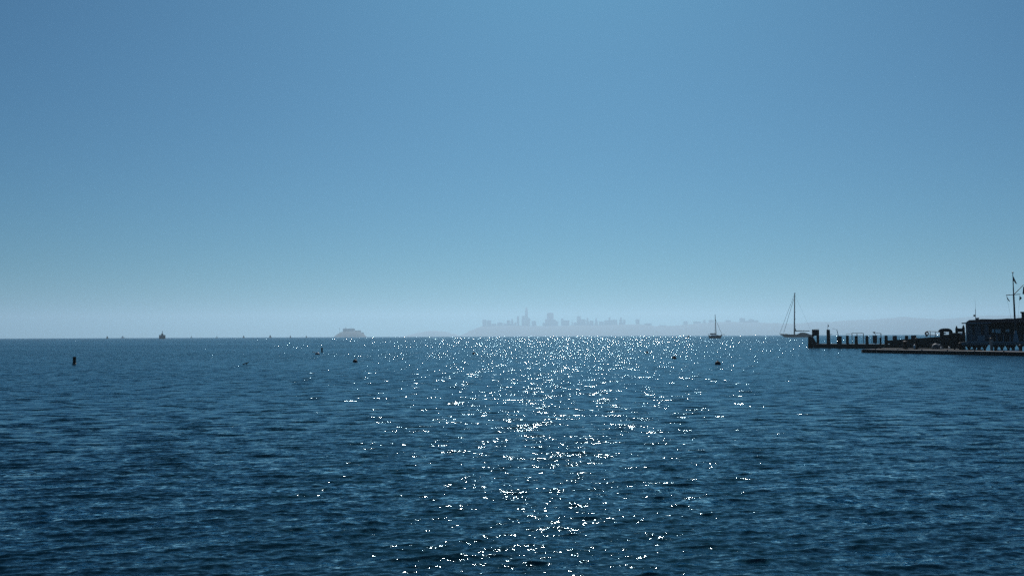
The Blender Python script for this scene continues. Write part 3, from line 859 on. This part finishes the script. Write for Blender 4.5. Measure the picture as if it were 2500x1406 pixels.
# small things on the docks
def dinghy(x0, x1, y0, Y, label, m='white', bow=1):
    a = at(x0, y0, Y); b = at(x1, y0, Y); L_ = b.x - a.x; cx = (a.x + b.x) / 2
    t = thing("dinghy", (cx, Y, .05), label, "dinghy", "small dinghies under the clubhouse deck")
    h_ = hull(cx, Y, L_, max(L_ * .4, .9), .34, .5, .36, bow, draft=.12)
    h_.build("hull", M[m], t, smooth=True)
    MB().box(cx - L_ * .12, Y - .4, .36, cx - L_ * .02, Y + .4, .40).build("thwart", M['teak'], t)
    return t
dinghy(2353, 2376, 851, 126, "white dinghy under the left end of the clubhouse deck")
dinghy(2379.5, 2400, 851, 124, "white dinghy second from the left under the clubhouse deck")
dinghy(2432, 2458, 851, 121, "white dinghy right of the tall guide pile under the deck", bow=-1)
dinghy(2460, 2489, 851, 119, "white dinghy below the flagpole foot")
Yq = 131
q = at(2284, 841, Yq)
kt = thing("covered_dinghy", (q.x, Yq, .42), "rounded grey blue covered boat stored on the inner float left of the gate", "boat")
cb = MB(); loft(cb, [[(q.x + x, Yq - w_, .45), (q.x + x, Yq - w_ * .7, .45 + h * .75), (q.x + x, Yq, .45 + h), (q.x + x, Yq + w_ * .7, .45 + h * .75), (q.x + x, Yq + w_, .45)] for x, w_, h in ((-.5, .2, .3), (-.3, .5, .66), (0, .6, .78), (.5, .6, .55), (1.0, .4, .3))])
cb.build("cover", mat('blue grey tarpaulin', (.07, .09, .11), .7, scale=3), kt, smooth=True)
MB().box(q.x - .4, Yq - .3, .42, q.x + .9, Yq + .3, .47).build("cradle", M['timber'], kt)
def fender(px, py, h, label):
    Y = 129.5; q = at(px, py, Y)
    o = MB().lathe((q.x, Y, .43), [(.04, 0), (.13, .05), (.13, h - .06), (.03, h)], 10).build("fender", M['white'], origin=(q.x, Y, .43), smooth=True)
    tag(o, label, "fender", "white fenders standing on the inner float")
fender(2233, 846, .62, "upright white fender left of a dark guide pile")
fender(2297.5, 847, .26, "small bright fender at the foot of the gate's left post")
fender(2317.5, 843, .30, "small bright fender seen between the gate posts")

# ---------------------------------------------------------------- clubhouse, its deck and fittings
CY = 122.0
def cpt(px, py, Y=CY): return at(px, py, Y)
xL = cpt(2344, 835).x; xR = cpt(2640, 835).x
zdt = cpt(2420, 834.2).z; zdb = cpt(2420, 841.8).z
cd = thing("clubhouse_deck", (xL, CY - 1, 0), "grey deck on dark braced piles carrying the clubhouse", "deck")
mb = MB().box(xL, CY - 1.2, zdb, xR, CY + 9.5, zdt); mb.v = [(v[0] * (v[1] / CY), v[1], v[2]) for v in mb.v]; mb.build("slab", M['concrete'], cd)
MB().box(xL, CY - 1.26, zdt - .1, xR, CY - 1.2, zdt + .04).build("edge_board", M['boards'], cd)
for i, px in enumerate((2351, 2366, 2379.5, 2391, 2404, 2432, 2446, 2462, 2473, 2491, 2506)):
    c = cpt(px, 850, CY - .9); r = .16
    b = MB(); b.tube((c.x, CY - .9, -.5), (c.x, CY - .9, zdb), r)
    b.plate([(c.x - .48, CY - .95, zdb), (c.x + .48, CY - .95, zdb), (c.x + .12, CY - .95, zdb - .55), (c.x - .12, CY - .95, zdb - .55)], .1)
    b.build("pile", M['timber'], cd)
for i, px in enumerate((2356, 2398, 2440, 2484)):
    c = cpt(px, 850, CY + 3)
    MB().tube((c.x, CY + 4, -.5), (c.x, CY + 4, zdb), .18).build("pile", M['timber'], cd)

def skew(mb):
    """the building's end walls are not square to the quay: they run back and outward"""
    mb.v = [(v[0] * (v[1] / CY), v[1], v[2]) for v in mb.v]
    return mb
ch = thing("clubhouse", (cpt(2358, 834).x, CY, zdt), "dark low clubhouse with wavy shingle roof above the deck at the right edge", "building")
wl_x0 = cpt(2358.5, 820).x; wl_x1 = cpt(2414, 820).x; wr_x1 = cpt(2640, 820).x
ze = cpt(2400, 788.8).z
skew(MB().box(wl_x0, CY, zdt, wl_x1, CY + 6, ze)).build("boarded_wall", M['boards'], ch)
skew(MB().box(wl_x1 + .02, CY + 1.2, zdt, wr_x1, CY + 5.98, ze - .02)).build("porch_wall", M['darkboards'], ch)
bt_ = MB()
for px in np.arange(2361, 2414, 3.1):
    x = cpt(px, 820).x; bt_.box(x - .03, CY - .035, zdt + .02, x + .03, CY, ze - .05)
bt_.build("battens", M['darkboards'], ch)
for x0, x1 in ((2394.5, 2402), (2374, 2380)):
    a = cpt(x0, 793); b = cpt(x1, 817)
    MB().box(a.x, CY - .05, b.z, b.x, CY - .037, a.z).build("shutter", M['darkboards'], ch)
pn = cpt(2386, 819.5); pm = cpt(2404, 833)
MB().box(pn.x, CY - .06, pm.z, pm.x, CY - .037, pn.z).build("pale_panel", M['boards'], ch)
for x0, x1, y0, y1 in ((2420.6, 2426.4, 803.5, 812), (2429, 2435, 803.5, 812.5), (2436, 2441.8, 803.5, 813), (2454.6, 2457.2, 803.8, 810), (2458.6, 2463.4, 803.8, 810)):
    a = at(x0, y0, CY + 1.2); b = at(x1, y1, CY + 1.2)
    f = MB().box(a.x - .04, CY + 1.13, b.z - .04, b.x + .04, CY + 1.2, a.z + .04).build("window", M['darkboards'], ch)
    MB().box(a.x, CY + 1.10, b.z, b.x, CY + 1.13, a.z).build("pane", M['glass'], f)
# roof: eaves, sloping hip and a slightly wavy ridge
zr = [(2361.5, 784.2), (2366, 781), (2384, 780.2), (2396, 778.6), (2412, 778.5), (2426, 779), (2446, 778.4), (2458, 777.2), (2474, 777.4), (2493, 775.5), (2640, 773)]
rf = MB()
secs = []
ea = cpt(2347.5, 789.2); secs.append([(ea.x, CY - .7, ze), (ea.x, CY - .7, ze + .06), (ea.x, CY + 3, ze + .08), (ea.x, CY + 6.6, ze + .06), (ea.x, CY + 6.6, ze)])
ea = cpt(2357.5, 789.2); secs.append([(ea.x, CY - .7, ze), (ea.x, CY - .7, ze + .08), (ea.x, CY + 3, ze + .12), (ea.x, CY + 6.6, ze + .06), (ea.x, CY + 6.6, ze)])
for px, py in zr:
    q = cpt(px, py); secs.append([(q.x, CY - .7, ze), (q.x, CY - .7, ze + .07), (q.x, CY + 1.2, q.z + .01), (q.x, CY + 4.8, q.z), (q.x, CY + 6.6, ze)])
loft(rf, secs); skew(rf)
rf.build("roof", M['roof'], ch)
MB().box(cpt(2347.5, 820).x, CY - .78, ze - .03, wl_x1, CY - .702, ze + .06).build("fascia", M['boards'], ch)
tb = MB(); a = cpt(2493.5, 763.2); tb.box(a.x, CY + 1.5, zdt + 2, wr_x1 - .05, CY + 5, a.z - .002); skew(tb); tb.build("upper_storey", M['darkboards'], ch)
a = cpt(2491, 760.4); skew(MB().box(a.x, CY + 1.2, a.z - .12, wr_x1, CY + 5.3, a.z)).build("upper_roof", M['roof'], ch)
v = cpt(2406, 775); MB().box(v.x - .13, CY + 2, v.z - .5, v.x + .13, CY + 2.3, v.z - .06).build("roof_vent", M['steel'], ch)
MB().box(v.x - .19, CY + 1.95, v.z - .06, v.x + .19, CY + 2.35, v.z).build("vent_cap", M['steel'], ch)
# porch railing
rl = thing("porch_railing", (cpt(2418, 834).x, CY - 1.0, zdt), "dark slatted railing in front of the clubhouse porch", "railing")
m_ = MB(); a = cpt(2416, 818, CY - 1); b = cpt(2640, 818, CY - 1)
m_.box(a.x, CY - 1.03, a.z - .05, b.x, CY - .97, a.z + .02); m_.box(a.x, CY - 1.02, a.z - .55, b.x, CY - .98, a.z - .5)
m_.build("rails", M['steel'], rl)
for px in (2417, 2433.5, 2449.5, 2465.5, 2500):
    x = cpt(px, 820, CY - 1).x; MB().box(x - .05, CY - 1.05, zdt, x + .05, CY - .96, a.z + .05).build("post", M['boards'], rl)
m_ = MB()
for px in np.arange(2419, 2560, 2.6):
    x = cpt(px, 820, CY - 1).x; m_.box(x - .018, CY - .965, zdt + .05, x + .018, CY - .945, a.z - .05)
m_.build("slats", M['darkboards'], rl)
# dark clutter screen between gate and clubhouse
fs_ = thing("deck_fence", (cpt(2326, 834).x, CY + 2, zdb), "dark plank fence between the arched gate and the clubhouse wall", "fence")
a = cpt(2326.5, 813.8, CY + 2); b = cpt(2358, 846, CY + 2)
MB().box(a.x, CY + 2, b.z, b.x, CY + 2.1, a.z).build("planks", M['darkboards'], fs_)
MB().box(a.x, CY + 1.9, a.z + .002, b.x, CY + 2.15, a.z + .09).build("top_rail", M['timber'], fs_)
for px in (2329, 2343.5): 
    x = cpt(px, 820, CY + 2).x; MB().box(x - .08, CY + 1.82, -.4, x + .08, CY + 1.98, a.z - .1).build("post", M['timber'], fs_)
# board between finial posts
Y = CY + .6
sg = thing("notice_board", (at(2344, 813, Y).x, Y, at(2344, 836, Y).z), "dark blank board hung between two posts with pointed finials", "sign")
for px, yt in ((2336.2, 795), (2352.8, 792.5)):
    c = at(px, yt, Y); w_ = 2.5 * Y / FPX
    MB().box(c.x - w_, Y, at(px, 840, Y).z, c.x + w_, Y + .2, c.z - .32).build("post", M['timber'], sg)
    MB().lathe((c.x, Y + .1, c.z - .32), [(.08, 0), (.12, .06), (.1, .16), (.05, .24), (.01, .32)], 10).build("finial", M['timber'], sg)
MB().pbox(2338.2, 801.4, 2350.6, 810.6, Y + .05, .08).build("board", M['darkboards'], sg)
q = at(2347, 815, Y - .3)
o = MB().ball(q, .12, 10).build("lantern", M['white'], origin=q, smooth=True); tag(o, "small round white lantern on the plank fence under the blank board", "lantern")
# antenna and ball on the roof
q = at(2381.7, 780, CY + 2)
an = thing("antenna", (q.x, CY + 2, q.z), "thin whip antenna standing on the clubhouse roof", "antenna")
MB().tube((q.x, CY + 2, q.z - .1), at(2381.4, 754, CY + 2), .035, .03).build("mast", M['steel'], an)
MB().tube(at(2381.4, 754, CY + 2), at(2380.6, 731, CY + 2), .012, .008, 5).build("whip", M['steel'], an)
c = at(2378.6, 770.4, CY + 2)
MB().ball(c, .14, 10).build("sensor_ball", M['black'], an, smooth=True)
MB().tube(c, at(2381.6, 771.5, CY + 2), .02).build("bracket", M['steel'], an)

# ---------------------------------------------------------------- flagpole with yard and gaff
FYp = 119.5
def fp(px, py): return at(px, py, FYp)
base = fp(2480.2, 834)
fl = thing("flagpole", (base.x, FYp, zdt), "tall nautical flagpole with yardarm and gaff at the right edge", "flagpole")
MB().lathe((base.x, FYp, zdt), [(.34, 0), (.30, .5), (.17, 1.1), (.13, 1.5)], 14).build("foot_cone", M['boards'], fl)
MB().tube((base.x, FYp, zdt + .4), fp(2474.6, 719), .125, .095).build("pole", M['boards'], fl).data.materials[0] = M['mast']
MB().tube(fp(2474.6, 719), fp(2472.6, 666), .075, .04).build("topmast", M['mast'], fl)
MB().lathe(fp(2472.5, 666.6), [(.05, 0), (.12, .05), (.12, .10), (.04, .15)], 12).build("truck", M['mast'], fl)
MB().tube(fp(2456.2, 720.8), fp(2490.8, 718.2), .05, .04).build("yardarm", M['mast'], fl)
MB().tube(fp(2475.6, 718.6), fp(2498.6, 695.4), .055, .04).build("gaff", M['mast'], fl)
FG = "signal flags on the flagpole"
def flag(pts, m, label):
    P = [fp(*p_) for p_ in pts]
    o = MB().plate(P, .03).build("flag", M[m], origin=P[0]); tag(o, label, "flag", FG)
flag([(2473.2, 673.5), (2475.5, 677.5), (2478.6, 684), (2483, 693.2), (2480, 692.4), (2477.4, 689.5), (2476.2, 686.2), (2473.6, 687)], 'flag', "limp burgee drooping from the masthead of the flagpole")
flag([(2457.6, 723.2), (2459.6, 725.5), (2461.2, 729), (2465.6, 735.2), (2464.2, 736), (2461.4, 733), (2459.4, 729.6)], 'flagblue', "narrow folded pennant under the left end of the yardarm")
flag([(2489.6, 722), (2492.6, 725.5), (2495.2, 727.6), (2491.6, 731.4), (2488.6, 733.4), (2489, 728)], 'flag', "wedge shaped pennant under the right end of the yardarm")
flag([(2498.4, 699), (2503, 704), (2507, 711), (2506, 722), (2500, 718.6), (2496.4, 717.2), (2497.6, 709)], 'flagblue', "flag hanging from the gaff, cut by the right edge")
# halyards belong to the pole
h = MB(); h.path([fp(2457, 721), fp(2478.5, 826)], .008, 4); h.path([fp(2490, 718.6), fp(2481.5, 826)], .008, 4); h.build("halyards", M['mast'], fl)

# ---------------------------------------------------------------- haze
hz = MB().box(-19200, -19200, -60, 19200, 19200, 470).build("haze", M['white'])
hz["kind"] = "stuff"
hm = bpy.data.materials.new("bay haze"); hm.use_nodes = True
hn = hm.node_tree.nodes; hn.remove(hn["Principled BSDF"])
pv = hn.new("ShaderNodeVolumePrincipled")
pv.inputs["Color"].default_value = (0.53, 0.74, 0.90, 1)
pv.inputs["Density"].default_value = 0.88e-4
pv.inputs["Anisotropy"].default_value = 0.5
hm.node_tree.links.new(pv.outputs[0], hn["Material Output"].inputs["Volume"])
hz.data.materials.clear(); hz.data.materials.append(hm)
